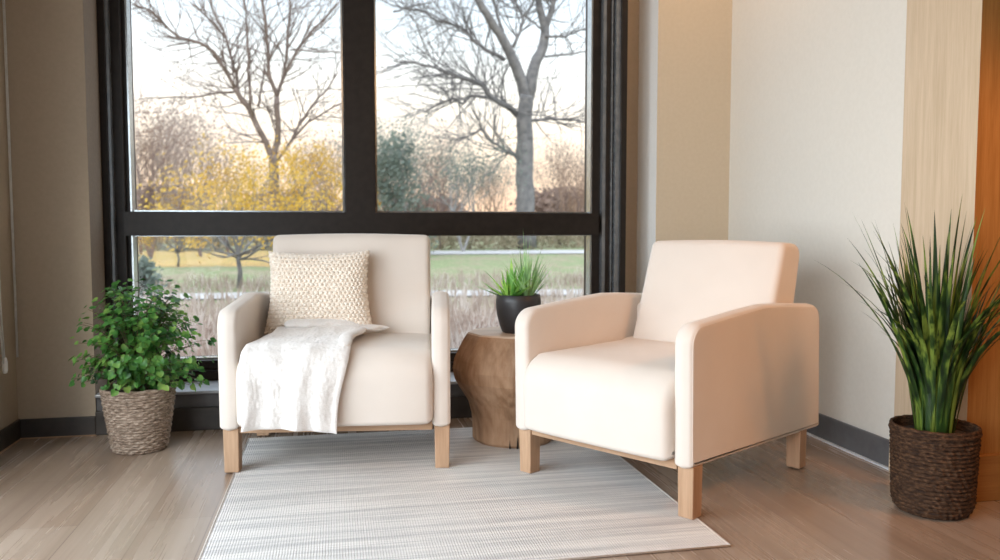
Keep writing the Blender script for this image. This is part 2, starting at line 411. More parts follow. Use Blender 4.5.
# ------------------------------------------------------------------ armchairs
def armchair(loc, rz, Wd, D, label, bf, skew=0, warpb=None, z_rear=.155, arm_t=.066, lean=.085, zt=.828, thick=.16, nu=(.026, .012)):
    root = empty('armchair', loc, rz, label=label, cat='armchair', group='cream upholstered armchairs')
    b0, br = .155, z_rear
    vf = -.035
    arm = [(vf, b0), (vf-.008, .572), (.24, .594), (D*.48, .604), (D*.6, .600), (D-.02, .578), (D, br)]
    prof = roundpoly(arm, [.012, .065, .2, .1, .2, .06, .015])
    for s in (0, 1):
        u0 = -.008 if s == 0 else Wd+.0-arm_t
        fixn(mesh('arm', pad(prof, u0, u0+arm_t, .018, .003, 4), M['fab'], root))
        # welt line round the outer face
        dp = densify(inset(prof, .010), .03); uo = u0+.0025 if s == 0 else u0+arm_t-.0025
        ui = u0+arm_t-.0025 if s == 0 else u0+.0025
        loop = [Vector((uo, q.x, q.y)) for q in dp]; loop.append(loop[0])
        mesh('piping', tube(loop, .0019, 5, False), M['fab'], root)
    iu0, iu1 = -.008+arm_t-.004, Wd-arm_t+.004
    # seat with waterfall front
    seat = roundpoly([(-.075, .168), (-.085, .432), (bf+.10, .432), (bf+.10, .168)], [.02, .105, .02, .01], 10)
    def swarp(v):
        s = (v.x-iu0)/(iu1-iu0); k = max(0, 1-(2*s-1)**4)
        if v.z > .3 and v.y < bf: v = Vector((v.x, v.y, v.z+.010*(k-1)*1.0))
        if v.y < 0: v = Vector((v.x, v.y+.012*(1-k), v.z))
        return v
    fixn(mesh('seat', pad(seat, iu0, iu1, .028, 0, 16, warp=swarp), M['fab'], root))
    # backrest, leaning a little
    back = roundpoly([(bf, .36), (bf+lean, zt), (bf+lean+thick, zt-.008), (bf+.20, .36)], [.02, .036, .045, .02], 8)
    fixn(mesh('backrest', pad(back, iu0+nu[0], iu1-nu[1], .024, .006, 14, warp=warpb), M['fab'], root))
    sup = roundpoly([(bf+.12, .16), (bf+.11, .56), (bf+.205, .56), (min(D-.02, bf+.22), .16)], [.01, .02, .02, .01], 3)
    fixn(mesh('back_panel', pad(sup, iu0+.004, iu1-.004, .01, 0, 4), M['fab'], root))
    # wooden rail and legs
    z0, z1 = .138, .172
    t = .054
    bevel(mesh('rail', box((t, -.012, z0), (Wd-.01-t, .022, z1)), M['railw'], root, smooth=False), .003)
    bevel(mesh('rail', box((.05, t, z0+.012), (.074, D-.16, z1+.02)), M['railw'], root, smooth=False), .003)
    bevel(mesh('rail', box((Wd-.09, t, z0+.012), (Wd-.066, D-.16, z1+.02)), M['railw'], root, smooth=False), .003)
    for (lu, lv) in ((0, -.004), (Wd-.003-t, -.004), (0, D-.155), (Wd-.003-t, D-.155)):
        zt = .158 if lv < .1 else br+.03
        Vv, Ff = box((lu, lv-.015 if lv < .1 else lv, 0), (lu+t, (lv-.015 if lv < .1 else lv)+t, zt))
        cxx, cyy = lu+t/2, lv+t/2
        Vv = [(cxx+(x-cxx)*(.93 if z < .05 else 1), cyy+(y-cyy)*(.93 if z < .05 else 1), z) for x, y, z in Vv]
        bevel(mesh('leg', (Vv, Ff), M['legw'], root, smooth=False), .003)
    return root
A1 = math.radians(-7.1); O1 = Vector((-.39, 2.943, 0))
RUG = .005
ch1 = armchair(O1+Vector((0, 0, RUG)), A1, .792, .645, 'cream upholstered armchair holding a knitted pillow and white throw, beside the window', .40)
A2 = math.radians(-56); O2 = Vector((.640, 2.755, 0))
def wb(v):
    # this back is turned slightly in its arms and leans more at the far end
    k = (v.z-.36)/.47
    return Vector((v.x+.045*max(0, k)*(1 if v.x > .3 else .55), v.y+.10*(.35-v.x)*1.0*max(.2, k), v.z-.028*max(0, k)))
ch2 = armchair(O2+Vector((0, 0, RUG)), A2, .700, .85, 'empty cream upholstered armchair angled towards the left, in front of the right wall', .49, z_rear=.125, arm_t=.064, lean=.155, zt=.806, thick=.15, nu=(.040, -.006))
def local(o, loc, rz):
    o.location = loc; o.rotation_euler = (0, 0, rz); return o

# ------------------------------------------------------------------ knitted pillow
def pillow():
    c00, c10, c01, c11 = Vector((.072, .0, .440)), Vector((.500, .0, .445)), Vector((.080, .0, .765)), Vector((.478, .0, .768))
    def surf(side):
        def fn(a, b_):
            s, t = 2*a-1, 2*b_-1
            # corner ears: sides pulled in between corners
            ps = s*(1-.09*(1-t*t)*abs(s)**2); ptt = t*(1-.09*(1-s*s)*abs(t)**2)
            A, B = (ps+1)/2, (ptt+1)/2
            p = (c00*(1-A)+c10*A)*(1-B)+(c01*(1-A)+c11*A)*B
            th = .062*((max(0, 1-s**4))*(max(0, 1-t**4)))**.55
            rows, cols = 21, 23
            rr = (b_*rows); row = int(rr); fr_ = rr-row
            ph = (a*cols + (.5 if row % 2 else 0) + .45*abs(fr_-.5) + .12*noise.noise(Vector((a*9, b_*9, 3))))
            fc = ph-math.floor(ph)
            bump = (sin(PI*fr_)**.55)*(abs(sin(PI*fc))**.6)
            h = .0085*bump+.002*noise.noise(Vector((a*70, b_*70, side)))
            edge = min(1, 12*min(a, 1-a, b_, 1-b_)+.45)
            hs = h*edge
            out = .008*bump
            v = Vector((p.x+(.005*(bump-.4) if abs(s) > .97 else 0)*math.copysign(1, s), 0, p.z+(.005*(bump-.4) if abs(t) > .97 else 0)*math.copysign(1, t)))
            lean = .075*b_
            v.y = .335+lean+side*(th+hs)
            return v
        return fn
    f = grid(230, 200, surf(-1)); g = grid(230, 200, surf(1))
    g = (g[0], [q[::-1] for q in g[1]])
    return join(f, g)
p = mesh('throw_pillow', pillow(), M['knit'], label='chunky cream knitted square pillow leaning in the left corner of the armchair', cat='pillow')
local(p, O1+Vector((0, 0, RUG)), A1)

# ------------------------------------------------------------------ fleece throw
def blanket():
    path = [Vector(q) for q in ((.285, .456), (.265, .474), (.20, .468), (.12, .458), (.04, .452), (-.02, .446), (-.062, .425), (-.092, .385), (-.104, .33), (-.106, .25), (-.107, .155))]
    L = [0]
    for i in range(1, len(path)): L.append(L[-1]+(path[i]-path[i-1]).length)
    def pos(d):
        for i in range(1, len(path)):
            if d <= L[i] or i == len(path)-1:
                k = (d-L[i-1])/(L[i]-L[i-1]); return path[i-1].lerp(path[i], k), (path[i]-path[i-1]).normalized()
    def layer(off, sgn):
        def fn(a, b_):
            tot = L[-1]-.010*sin(a*PI*1.0)-.018*(1-a)
            p, tn = pos(b_*tot)
            nrm = Vector((-tn.y, tn.x));
            if nrm.y < -.5 or nrm.x > .3: nrm = -nrm
            # left & right borders
            ul = .135-.05*min(1, b_*1.6)+.012*sin(b_*9); ur = .455-.02*b_-.05*max(0, b_-.5)*1.3+.006*sin(b_*13)
            u = ul+(ur-ul)*a
            drop = max(0, (b_-.45)/.55)
            fold = .010*sin(a*11+b_*1.5)*drop+.006*sin(a*23+1)*drop+.010*drop
            n1 = .005*noise.noise(Vector((a*7, b_*9, 1)))+.002*noise.noise(Vector((a*40, b_*60, 1)))
            e = min(a, 1-a, b_, 1-b_); rnd = min(1, math.sqrt(max(0, e)*28))
            h = (off*rnd*sgn + fold + n1)
            return Vector((u, p.x+nrm.x*h-(.004*drop), p.y+max(nrm.y, 0)*h))
        return fn
    top = grid(90, 130, layer(.008, 1)); bot = grid(90, 130, layer(.006, -1))
    bot = (bot[0], [q[::-1] for q in bot[1]])
    # folded-over upper part, a soft flattened roll lying in front of the pillow
    def roll(a, b_):
        an = 2*PI*b_
        u = .165+.375*a
        vc = .255+.075*a; hw = (.046+.012*sin(a*7))*(1-.35*a); hh = .021*(1-.35*a)
        k = math.sqrt(max(0, 1-(2*a-1)**8))
        n1 = 1+.18*noise.noise(Vector((a*9, cos(an)*1.2, sin(an)*1.2)))+.05*noise.noise(Vector((a*60, cos(an)*8, sin(an)*8)))
        z = .452+hh*.75+(.022 if a < .62 else .022*max(0, 1-(a-.62)*5))
        return Vector((u+.02*cos(an)*a, vc+hw*cos(an)*k*n1, z+hh*sin(an)*k*n1))
    rl = grid(70, 28, roll, closev=True)
    # flap edge running from the roll to the front seat edge
    def flap(a, b_):
        an = 2*PI*b_
        v = .29-.335*a
        u = .462-.035*a+.008*sin(a*8)
        z = .466-.004*a-.016*max(0, a-.75)*4
        k = math.sqrt(max(0, 1-(2*a-1)**10))
        return Vector((u+.024*cos(an)*k-.012, v, z+.012*sin(an)*k))
    fl = grid(40, 16, flap, closev=True)
    return join(top, bot, rl, fl)
b = mesh('throw_blanket', blanket(), M['throw'], label='white fleecy throw draped over the front of the armchair seat', cat='blanket')
local(b, O1+Vector((0, 0, RUG)), A1)

# ------------------------------------------------------------------ stump side table
RUG = .005
st = empty('stump_table', (.705, 3.19, RUG), cat='side table', label='faceted brown tree stump side table standing between the two armchairs')
def stump():
    N = 96
    prof = [(.158, 0), (.166, .012), (.165, .06), (.168, .11), (.182, .16), (.214, .21), (.238, .25), (.247, .295), (.238, .335), (.216, .38), (.194, .418), (.183, .432)]
    cor = [.55, 1.45, 2.45, 3.10, 3.72, 4.51, 5.25, 5.95]; cor2 = cor+[cor[0]+2*PI]
    V = []; Fc = []
    m = len(prof)
    for k in range(N):
        a = (cor[0]+2*PI*k/N)
        for j, (r, z) in enumerate(prof):
            aa = a+.10*sin(z*9)*(1-z/.432)
            while aa < cor2[0]: aa += 2*PI
            while aa >= cor2[-1]: aa -= 2*PI
            for i in range(8):
                if cor2[i] <= aa < cor2[i+1]: h = (cor2[i+1]-cor2[i])/2; mid = cor2[i]+h
            sharp = .35+.65*min(1, z/.30)
            fct = 1+(cos(h)/cos(aa-mid)*1.03-1)*sharp
            nn = 1+.035*noise.noise(Vector((cos(a)*1.3, sin(a)*1.3, z*5)))+.008*noise.noise(Vector((cos(a)*9, sin(a)*9, z*6)))
            side = .5-.5*cos(a-4.9)      # bulge is strongest on the left
            rr = r*fct*nn
            V.append(Vector((rr*cos(a), rr*sin(a), z)))
    for k in range(N):
        k2 = (k+1) % N
        for j in range(m-1): Fc.append((k*m+j, k2*m+j, k2*m+j+1, k*m+j+1))
    Fc.append(tuple(k*m for k in range(N))[::-1])
    return V, Fc, [V[k*m+m-1] for k in range(N)]
def mat_stump():
    t = NT('tree_stump_wood')
    f = t.noise(t.coord((1, 1, .35)), 5.5, 7, .62); g = t.noise(t.coord((1, 1, .12)), 60, 4, .6)
    wv = t.n('ShaderNodeTexWave', wave_type='RINGS', rings_direction='X'); wv.inputs['Scale'].default_value = 9; wv.inputs['Distortion'].default_value = 5
    wv.inputs['Detail'].default_value = 3; wv.inputs['Detail Scale'].default_value = 1.5; t.l(t.coord((1, 1, .5)), wv.inputs['Vector'])
    m = t.math('ADD', t.math('MULTIPLY', f, .72), t.math('ADD', t.math('MULTIPLY', g, .22), t.math('MULTIPLY', wv.outputs['Fac'], .06)))
    return t.bsdf(t.ramp(m, [(.30, (.17, .085, .042)), (.47, (.36, .215, .125)), (.66, (.56, .38, .25))]), .6, 0, m, .5, .010, .3)
M['stump'] = mat_stump()
sv, sf, rim = stump()
so = mesh('stump_body', (sv, sf), M['stump'], st, smooth=False)
rv = [r+Vector((0, 0, 0)) for r in rim]+[Vector((r.x*.975, r.y*.975, .4385)) for r in rim]
N = len(rim)
mesh('table_top', (rv, [(k, (k+1) % N, N+(k+1) % N, N+k) for k in range(N)]+[tuple(N+k for k in range(N))]), M['stumptop'], st, smooth=False)
for (a, h, w) in ((4.58, .05, .004), (4.40, .035, .0025), (4.95, .075, .004)):
    r0 = .158; t_ = Vector((-sin(a), cos(a), 0)); rd = Vector((cos(a), sin(a), 0))
    base = rd*(r0+.012)
    mesh('crack', ([base-t_*w, base+t_*w, rd*(r0+.013)+Vector((0, 0, h)), rd*(r0-.02)-t_*w, rd*(r0-.02)+t_*w], [(0, 1, 2), (0, 2, 3), (1, 4, 2)]), M['crack'], st, smooth=False)

# ------------------------------------------------------------------ leaf blades
def blade(base, az, lean, length, w, curl, n=9, twist=0, fold=.18, droop=0):
    """ribbon leaf: starts near vertical and bends outward"""
    V = []; Fc = []
    p = Vector(base); d = Vector((cos(az), sin(az), 0))
    ang = lean
    for i in range(n+1):
        t = i/n
        wd = w*(min(1, .55+t*1.6))*(1-t**2.6)+.0002
        side = Vector((-sin(az+twist*t), cos(az+twist*t), 0))
        dirn = d*sin(ang)+Vector((0, 0, 1))*cos(ang)
        nrm = side.cross(dirn).normalized()
        V += [p-side*wd, p+nrm*wd*fold, p+side*wd]
        p = p+dirn*(length/n); ang += curl/n*(.4+1.2*t)
        if i < n:
            a = i*3; Fc += [(a, a+1, a+4, a+3), (a+1, a+2, a+5, a+4)]
    return V, Fc
# small pot on the stump
pc = Vector((.716, 3.16, RUG+.4385))
pp = empty('potted_succulent', pc, cat='plant', label='small charcoal pot of spiky green plants standing on the stump table')
prof = [(0, 0), (.060, 0), (.066, .004), (.076, .03), (.085, .065), (.090, .10), (.0905, .125), (.087, .150), (.084, .1525), (.081, .150), (.083, .12), (.08, .115)]
mesh('pot', lathe(prof, 56), M['pot'], pp)
mesh('soil', lathe([(.086, .128), (.05, .134), (0, .136)], 30), M['soil'], pp)
bl = []
for i in range(52):
    az = R.uniform(0, 2*PI); ln = R.uniform(.08, .165); le = R.uniform(.15, 1.15)
    bl.append(blade((-.034+.012*cos(az), -.01+.012*sin(az), .130), az, le, ln*(1.15-le*.2), R.uniform(.007, .0125), R.uniform(-.1, .5), 7))
bl.append(blade((-.03, -.02, .13), 4.2, .06, .17, .012, .1, 7)); bl.append(blade((.0, -.03, .13), .3, .1, .155, .011, .15, 7)); bl.append(blade((-.045, -.02, .13), 3, .05, .14, .012, .15, 7))
mesh('spiky_leaves', join(*bl), M['spiky'], pp)
bl = []
for i in range(120):
    az = R.uniform(0, 2*PI); le = R.uniform(.03, .75)
    ln = R.uniform(.14, .225)*(1-.25*le)
    bl.append(blade((.036+.014*cos(az), -.005+.014*sin(az), .130), az, le, ln, R.uniform(.0022, .0046), R.uniform(.0, .7), 8))
for i in range(7):
    az = R.uniform(0, 2*PI)
    bl.append(blade((.03, .0, .13), az, R.uniform(.02, .12), R.uniform(.2, .29), .0016, .12, 8))
mesh('grassy_leaves', join(*bl), M['airleaf'], pp)

# ------------------------------------------------------------------ left basket plant
P1 = Vector((-.755, 3.335, 0))
pl = empty('potted_ivy', P1, cat='plant', label='bushy small-leaved green plant in a grey woven basket, left of the window')
H1 = .245
def b1disp(a, j, r, z):
    k = z/H1*23; row = int(k); f = k-row
    cols = 36
    w = sin(a*cols/2+(PI if row % 2 else 0)+.25*noise.noise(Vector((row*.7, cos(a)*3, sin(a)*3))))
    return .0032*w*(sin(PI*f)**.5)+.0065*sin(PI*f)**.6+.0015*noise.noise(Vector((cos(a)*30, sin(a)*30, z*60)))
NZ = 126
prof = []
for j in range(NZ+1):
    z = H1*j/NZ; t = j/NZ
    r = .093+.037*t**.9-.006*max(0, .06-t)/.06
    prof.append((r, z))
bk = lathe(prof, 300, disp=b1disp)
rimt = tube([(.131*cos(2*PI*k/60), .131*sin(2*PI*k/60), H1+.002*sin(k*1.3)) for k in range(61)], .0075, 8, False)
inn = lathe([(.124, H1), (.118, H1-.05), (.11, H1-.09)], 48)
basket = mesh('basket', join(bk, rimt, inn), M['bask1'], pl)
mesh('basket_bottom', lathe([(.09, .002), (0, .002)], 40), M['bask1'], pl)
mesh('soil', lathe([(.122, H1-.028), (.06, H1-.020), (0, H1-.018)], 40), M['soil'], pl)
stems = []; leaves_v = []; leaves_f = []
def leaf(c, nrm, upd, sz):
    """rounded heart leaf, slightly cupped"""
    nrm = nrm.normalized(); upd = (upd-nrm*upd.dot(nrm)).normalized(); s = nrm.cross(upd)
    pts = [(0, -.06), (.42, -.30), (.70, .05), (.62, .50), (.30, .88), (0, 1.12), (-.30, .88), (-.62, .50), (-.70, .05), (-.42, -.30)]
    n0 = len(leaves_v)
    leaves_v.append(c+upd*sz*.4-nrm*sz*.10)
    for x, y in pts: leaves_v.append(c+s*x*sz+upd*y*sz+nrm*(sz*.22*abs(x)-sz*.12*max(0, y-.5)))
    for k in range(10): leaves_f.append((n0, n0+1+k, n0+1+(k+1) % 10))
R2 = random.Random(21)
for i in range(215):
    az = R2.uniform(0, 2*PI); el = math.acos(R2.uniform(.03, 1))
    rx = .265 if cos(az) > 0 else .235
    ext = Vector((cos(az)*sin(el)*rx, sin(az)*sin(el)*.22, .0))
    top = .43*cos(el)**.75+.02
    if cos(az) > 0: top *= .97
    tip = Vector((ext.x, ext.y, .225+max(.0, top)*1.0)) * 1.0
    rs = R2.uniform(.72, 1.03)
    tip = Vector((tip.x*rs+.01, tip.y*rs, .225+(tip.z-.225)*rs))
    if el > 1.15: tip.z -= R2.uniform(0, .05)
    b0 = Vector((R2.uniform(-.035, .035), R2.uniform(-.035, .035), .222))
    c = Vector((tip.x*.35, tip.y*.35, .225+(tip.z-.225)*.75+.05))
    pts = [b0*(1-t)**2+c*2*t*(1-t)+tip*t*t for t in [k/7 for k in range(8)]]
    stems.append(tube(pts, [.0026-.0018*k/7 for k in range(8)], 4))
    for k in range(2, 8):
        for rep in range(2 if k > 3 else 1):
            p_ = pts[k]+Vector((R2.uniform(-.022, .022), R2.uniform(-.022, .022), R2.uniform(-.016, .018)))
            outd = Vector((p_.x, p_.y, (p_.z-.38)*.7)).normalized()
            nr = (Vector((R2.uniform(-.6, .6), R2.uniform(-.9, .3), R2.uniform(.35, 1.1)))+outd*.7)
            leaf(p_, nr, outd+Vector((R2.uniform(-.7, .7), R2.uniform(-.7, .7), R2.uniform(-.7, .15))), R2.uniform(.011, .0225))
mesh('stems', join(*stems), M['stem'], pl)
mesh('leaves', (leaves_v, leaves_f), M['ivy'], pl)

# ------------------------------------------------------------------ right basket plant
P2 = Vector((1.775, 2.12, 0))
pr = empty('potted_grass_plant', P2, cat='plant', label='tall dark green grassy plant in a dark brown woven basket by the wood column')
H2 = .262
def b2disp(a, j, r, z):
    k = z/H2*21; row = int(k); f = k-row
    return .0062*(sin(PI*f)**.6)+.0011*sin(a*40+row*2.3+f*1.0)+.003*noise.noise(Vector((cos(a)*9, sin(a)*9, z*50)))
prof = []
for j in range(121):
    t = j/120; z = H2*t
    r = .095+.013*min(1, t*6)**.6+.009*t
    if t < .05: r -= .010*(1-t/.05)
    prof.append((r, z))
bk = lathe(prof, 240, disp=b2disp)
rims = [tube([(rr*cos(2*PI*k/60), rr*sin(2*PI*k/60), zz+.0012*sin(k*2.1)) for k in range(61)], .0062, 8, False) for rr, zz in ((.1185, H2), (.121, H2-.012))]
mesh('basket', join(bk, *rims, lathe([(.112, H2), (.105, H2-.05), (.10, H2-.09)], 48)), M['bask2'], pr)
mesh('basket_bottom', lathe([(.09, .002), (0, .002)], 40), M['bask2'], pr)
mesh('soil', lathe([(.109, H2-.026), (.06, H2-.02), (0, H2-.018)], 40), M['soil'], pr)
bl = []; R3 = random.Random(5)
def okb(Vs):
    for v in Vs:
        g = v+P2
        if g.x > cx0-.02 and g.y > cy0-.02: return False
        if g.x > XR-.01 and g.y > 2.1: return False
    return True
cnt = 0
while cnt < 175:
    az = R3.uniform(0, 2*PI); le = R3.uniform(.0, .16)*1.0
    rb = R3.uniform(0, .055)
    far = R3.random()
    cu = R3.uniform(.05, .55) if far < .62 else R3.uniform(.6, 1.45)
    ln = R3.uniform(.40, .70)*(1 if cu < .5 else .92)
    if far < .1: ln = R3.uniform(.25, .4)
    B = blade((rb*cos(az), rb*sin(az), H2-.03), az, le, ln, R3.uniform(.007, .0135), cu, 12, R3.uniform(-1, 1), .25)
    if okb(B[0]): bl.append(B); cnt += 1
# some long signature blades towards the left and right front
for az, le, ln, cu in ((2.95, .22, .72, .35), (3.0, .2, .66, .6), (2.9, .25, .66, .95), (3.12, .26, .70, .25), (3.25, .3, .6, .5), (3.35, .12, .68, .75), (3.5, .1, .62, .95), (3.2, .2, .60, 1.15), (3.7, .12, .55, 1.3), (4.9, .1, .72, .8), (5.15, .16, .68, 1.05), (5.4, .12, .70, .7), (5.6, .16, .62, 1.1), (5.3, .2, .6, 1.4), (4.7, .0, .73, .2), (2.6, .05, .71, .15), (5.75, .2, .55, .9)):
    B = blade((.03*cos(az), .03*sin(az), H2-.03), az, le, ln, .0095, cu, 14, R3.uniform(-.6, .6), .25)
    if okb(B[0]): bl.append(B)
mesh('blades', join(*bl), M['blade'], pr)

# ------------------------------------------------------------------ outdoors
GZ = -.35
def mat_ground():
    t = NT('lawn_and_leaf_litter'); tc = t.n('ShaderNodeTexCoord'); sp = t.n('ShaderNodeSeparateXYZ'); t.l(tc.outputs['Object'], sp.inputs[0])
    v = t.coord(); n1 = t.noise(v, .35, 4, .6); n2 = t.noise(v, 6, 5, .75); n3 = t.noise(t.coord((1, .35, 1)), 1.1, 4, .7)
    y = t.math('ADD', sp.outputs[1], t.math('MULTIPLY', t.math('SUBTRACT', n1, .5), 6))
    grass = t.ramp(n2, [(.3, (.11, .145, .065)), (.5, (.19, .225, .115)), (.7, (.31, .31, .20))])
    dry = t.ramp(n2, [(.3, (.15, .09, .065)), (.5, (.29, .21, .17)), (.7, (.48, .40, .35))])
    mixf = t.ramp(t.math('DIVIDE', y, 60), [(.16, (0, 0, 0)), (.26, (1, 1, 1))])
    patch = t.ramp(n3, [(.42, (0, 0, 0)), (.58, (1, 1, 1))])
    g2 = t.mix(grass, dry, t.math('MULTIPLY', patch, .55))
    c = t.mix(dry, g2, mixf)
    # fallen yellow leaves under the yellow tree
    x = sp.outputs[0]
    leafy = t.mix(c, (.70, .40, .10), t.math('MULTIPLY', t.math('MULTIPLY', t.math('LESS_THAN', x, 1.5), t.math('GREATER_THAN', y, 27)), t.math('MULTIPLY', t.math('LESS_THAN', y, 45), t.ramp(n2, [(.38, (0, 0, 0)), (.62, (.75, .75, .75))]))))
    return t.bsdf(leafy, .95, 0, n2, .5, .05, .1)
mesh('ground', ([(-90, 4.25, GZ), (120, 4.25, GZ), (120, 160, GZ), (-90, 160, GZ)], [(0, 1, 2, 3)]), mat_ground(), smooth=False, kind='structure')
M['path'] = simple('pale_asphalt', (.32, .31, .31), (.44, .43, .43), 2, .9)
def strip(y0, y1, x0, x1, z, wob=0.0, n=40):
    V = []; Fc = []
    for k in range(n+1):
        x = x0+(x1-x0)*k/n; w = wob*sin(k*.5)
        V += [(x, y0+w, z), (x, y1+w, z)]
        if k: Fc.append((2*k-2, 2*k, 2*k+1, 2*k-1))
    return V, Fc
mesh('road', strip(36.5, 42, 2.5, 110, GZ+.03), M['path'], smooth=False, cat='road', label='pale straight road crossing the lawn beyond the window')
mesh('footpath', strip(13.9, 15.2, -30, 40, GZ+.03, .35), M['path'], smooth=False, cat='path', label='pale winding footpath across the lawn near the window')

M['bark1'] = simple('grey_bark', (.13, .13, .135), (.22, .215, .215), 3, .9, bs=.5, bd=.05)
M['bark2'] = simple('brown_bark', (.15, .115, .10), (.23, .18, .16), 3, .9, bs=.5, bd=.03)
M['twig'] = simple('far_twigs', (.16, .115, .105), (.25, .185, .165), 2, .95)
M['twig2'] = simple('far_twigs_grey', (.26, .26, .26), (.36, .36, .36), 2, .95)
M['twig3'] = simple('far_twigs_orange', (.28, .18, .13), (.40, .27, .20), 2, .95)
M['scrub'] = mat_leaf('scrub_leaves', [(.3, (.20, .18, .11)), (.7, (.36, .31, .22))], 1, .4, .8)
M['yellow'] = mat_leaf('yellow_autumn_leaves', [(.3, (.34, .19, .05)), (.5, (.66, .43, .07)), (.7, (.85, .62, .17))], 1.2, .55, .7)
M['brownleaf'] = mat_leaf('withered_leaves', [(.3, (.22, .155, .13)), (.7, (.42, .31, .255))], 1, .4, .8)
M['greyleaf'] = mat_leaf('grey_green_needles', [(.3, (.12, .16, .14)), (.7, (.27, .32, .28))], 1, .4, .8)
M['drygrass'] = mat_leaf('dry_grass', [(.3, (.26, .19, .155)), (.5, (.42, .35, .30)), (.7, (.64, .58, .54))], 2, .5, .8)

def grow(out, p, d, ln, r, depth, rnd, spread=.5, sides=5, up=.15, tips=None, k=.72, tf=1.0):
    pts = [p]; rad = [r]; n = 3
    dd = d.copy()
    for i in range(n):
        dd = (dd+Vector((rnd.uniform(-1, 1), rnd.uniform(-1, 1), rnd.uniform(-1, 1)))*.16+Vector((0, 0, up*.2))).normalized()
        pts.append(pts[-1]+dd*ln/n); rad.append(r*(1-.4*(i+1)/n))
    out.append(tube(pts, rad, sides if depth > 1 else 3, False))
    if tips is not None and depth <= 1: tips.append(pts[-1]); tips.append(pts[-2])
    if depth <= 0: return
    nb = rnd.choice((2, 3, 3))
    for b_ in range(nb):
        i = rnd.choice((n, n, n-1, n-1, 1)) if b_ else n
        ax = Vector((rnd.uniform(-1, 1), rnd.uniform(-1, 1), rnd.uniform(-.35, 1)))
        nd = (dd+ax*spread*1.3+Vector((0, 0, up))).normalized()
        grow(out, pts[i], nd, ln*rnd.uniform(k-.12, k+.1), rad[i]*rnd.uniform(.55, .75)*tf, depth-1, rnd, spread, sides, up, tips, k, tf)
def pxtree(name, Y, limbs, m, label, seed, twn=4, twl=1.6, thick_=1.0, **k):
    """big tree: main limbs as drawn by nature, random twigs grown off them"""
    rnd = random.Random(seed); out = []
    root = at(limbs[0][0][0][0], limbs[0][0][0][1], Y); root.z = GZ
    pos = {}
    for limb, w0, w1 in limbs:
        pts = []; dy = pos.get(limb[0], 0.0); dd = rnd.uniform(-.5, .5)
        for i, (x, y) in enumerate(limb):
            oy = dy+dd*i*.35; pos[(x, y)] = oy
            pts.append(at(x, y, Y+oy)-root)
        # refine with midpoints and wobble
        q = [pts[0]]
        for a, b_ in zip(pts, pts[1:]):
            L = (b_-a).length
            for t in (.33, .66): q.append(a.lerp(b_, t)+Vector((rnd.uniform(-1, 1), rnd.uniform(-1, 1), rnd.uniform(-1, 1)))*L*.035)
            q.append(b_)
        n = len(q); px = Y/F*thick_
        rad = [px*.5*(w0+(w1-w0)*i/(n-1)) for i in range(n)]
        out.append(tube(q, rad, 7, True))
        if w0 < 9:
            for i in range(2, n):
                for r_ in range(twn):
                    if rnd.random() < .62:
                        d = (q[i]-q[i-1]).normalized()
                        ax = Vector((rnd.uniform(-1, 1), rnd.uniform(-.6, .6), rnd.uniform(-.7, 1)))
                        grow(out, q[i], (d*.6+ax).normalized(), twl*rnd.uniform(.5, 1.2), min(rad[i]*.5, px*.8), 3 if rnd.random() < .3 else 2, rnd, .6, 3, .05)
    o = mesh(name, join(*out), m)
    o.location = root
    tag(o, label, 'tree', k.get('group')); return o
oak = [
 ([(527, 248), (525, 210), (524, 180), (525, 150), (524, 125), (525, 108), (527, 95)], 17, 12),
 ([(526, 100), (522, 82), (512, 58), (503, 40), (490, 20), (478, 0), (468, -25), (455, -60)], 11, 4),
 ([(527, 100), (534, 66), (543, 46), (545, 28), (540, 10), (537, -8), (532, -50)], 11, 4),
 ([(545, 28), (550, 14), (556, -3), (566, -40)], 6, 3),
 ([(521, 118), (507, 106), (490, 97), (484, 86), (470, 80), (457, 76), (447, 72)], 5.5, 3),
 ([(490, 97), (470, 96), (463, 104), (453, 98), (440, 103), (426, 112)], 3, 1.2),
 ([(447, 72), (430, 66), (410, 62), (393, 61)], 2.6, 1),
 ([(505, 60), (490, 52), (475, 42), (465, 30), (450, 23), (435, 20), (425, 12)], 3.6, 1.4),
 ([(521, 165), (513, 153), (503, 149), (488, 139), (481, 129), (467, 137), (450, 140)], 3.4, 1),
 ([(526, 121), (540, 120), (556, 119), (575, 120), (590, 124)], 3, 1.2),
 ([(545, 36), (565, 37), (580, 30), (592, 28)], 2.4, 1),
 ([(545, 57), (560, 55), (580, 52), (592, 50)], 2.2, 1),
 ([(513, 47), (520, 32), (523, 17), (516, 3), (510, -14)], 3, 1.6),
 ([(523, 17), (532, 5), (536, -10)], 2, 1), ([(503, 32), (496, 10), (490, -12)], 3, 1.6),
 ([(425, 12), (405, 9), (385, 2)], 2, .8), ([(543, 30), (530, 20), (524, 14)], 2, 1),
 ([(393, 12), (410, 7), (440, 0)], 1.8, .8),
]
pxtree('bare_oak_tree', 45, oak, M['bark1'], 'large bare grey tree with forked trunk standing beyond the right window pane', 3, 4, 2.3, 1.2)
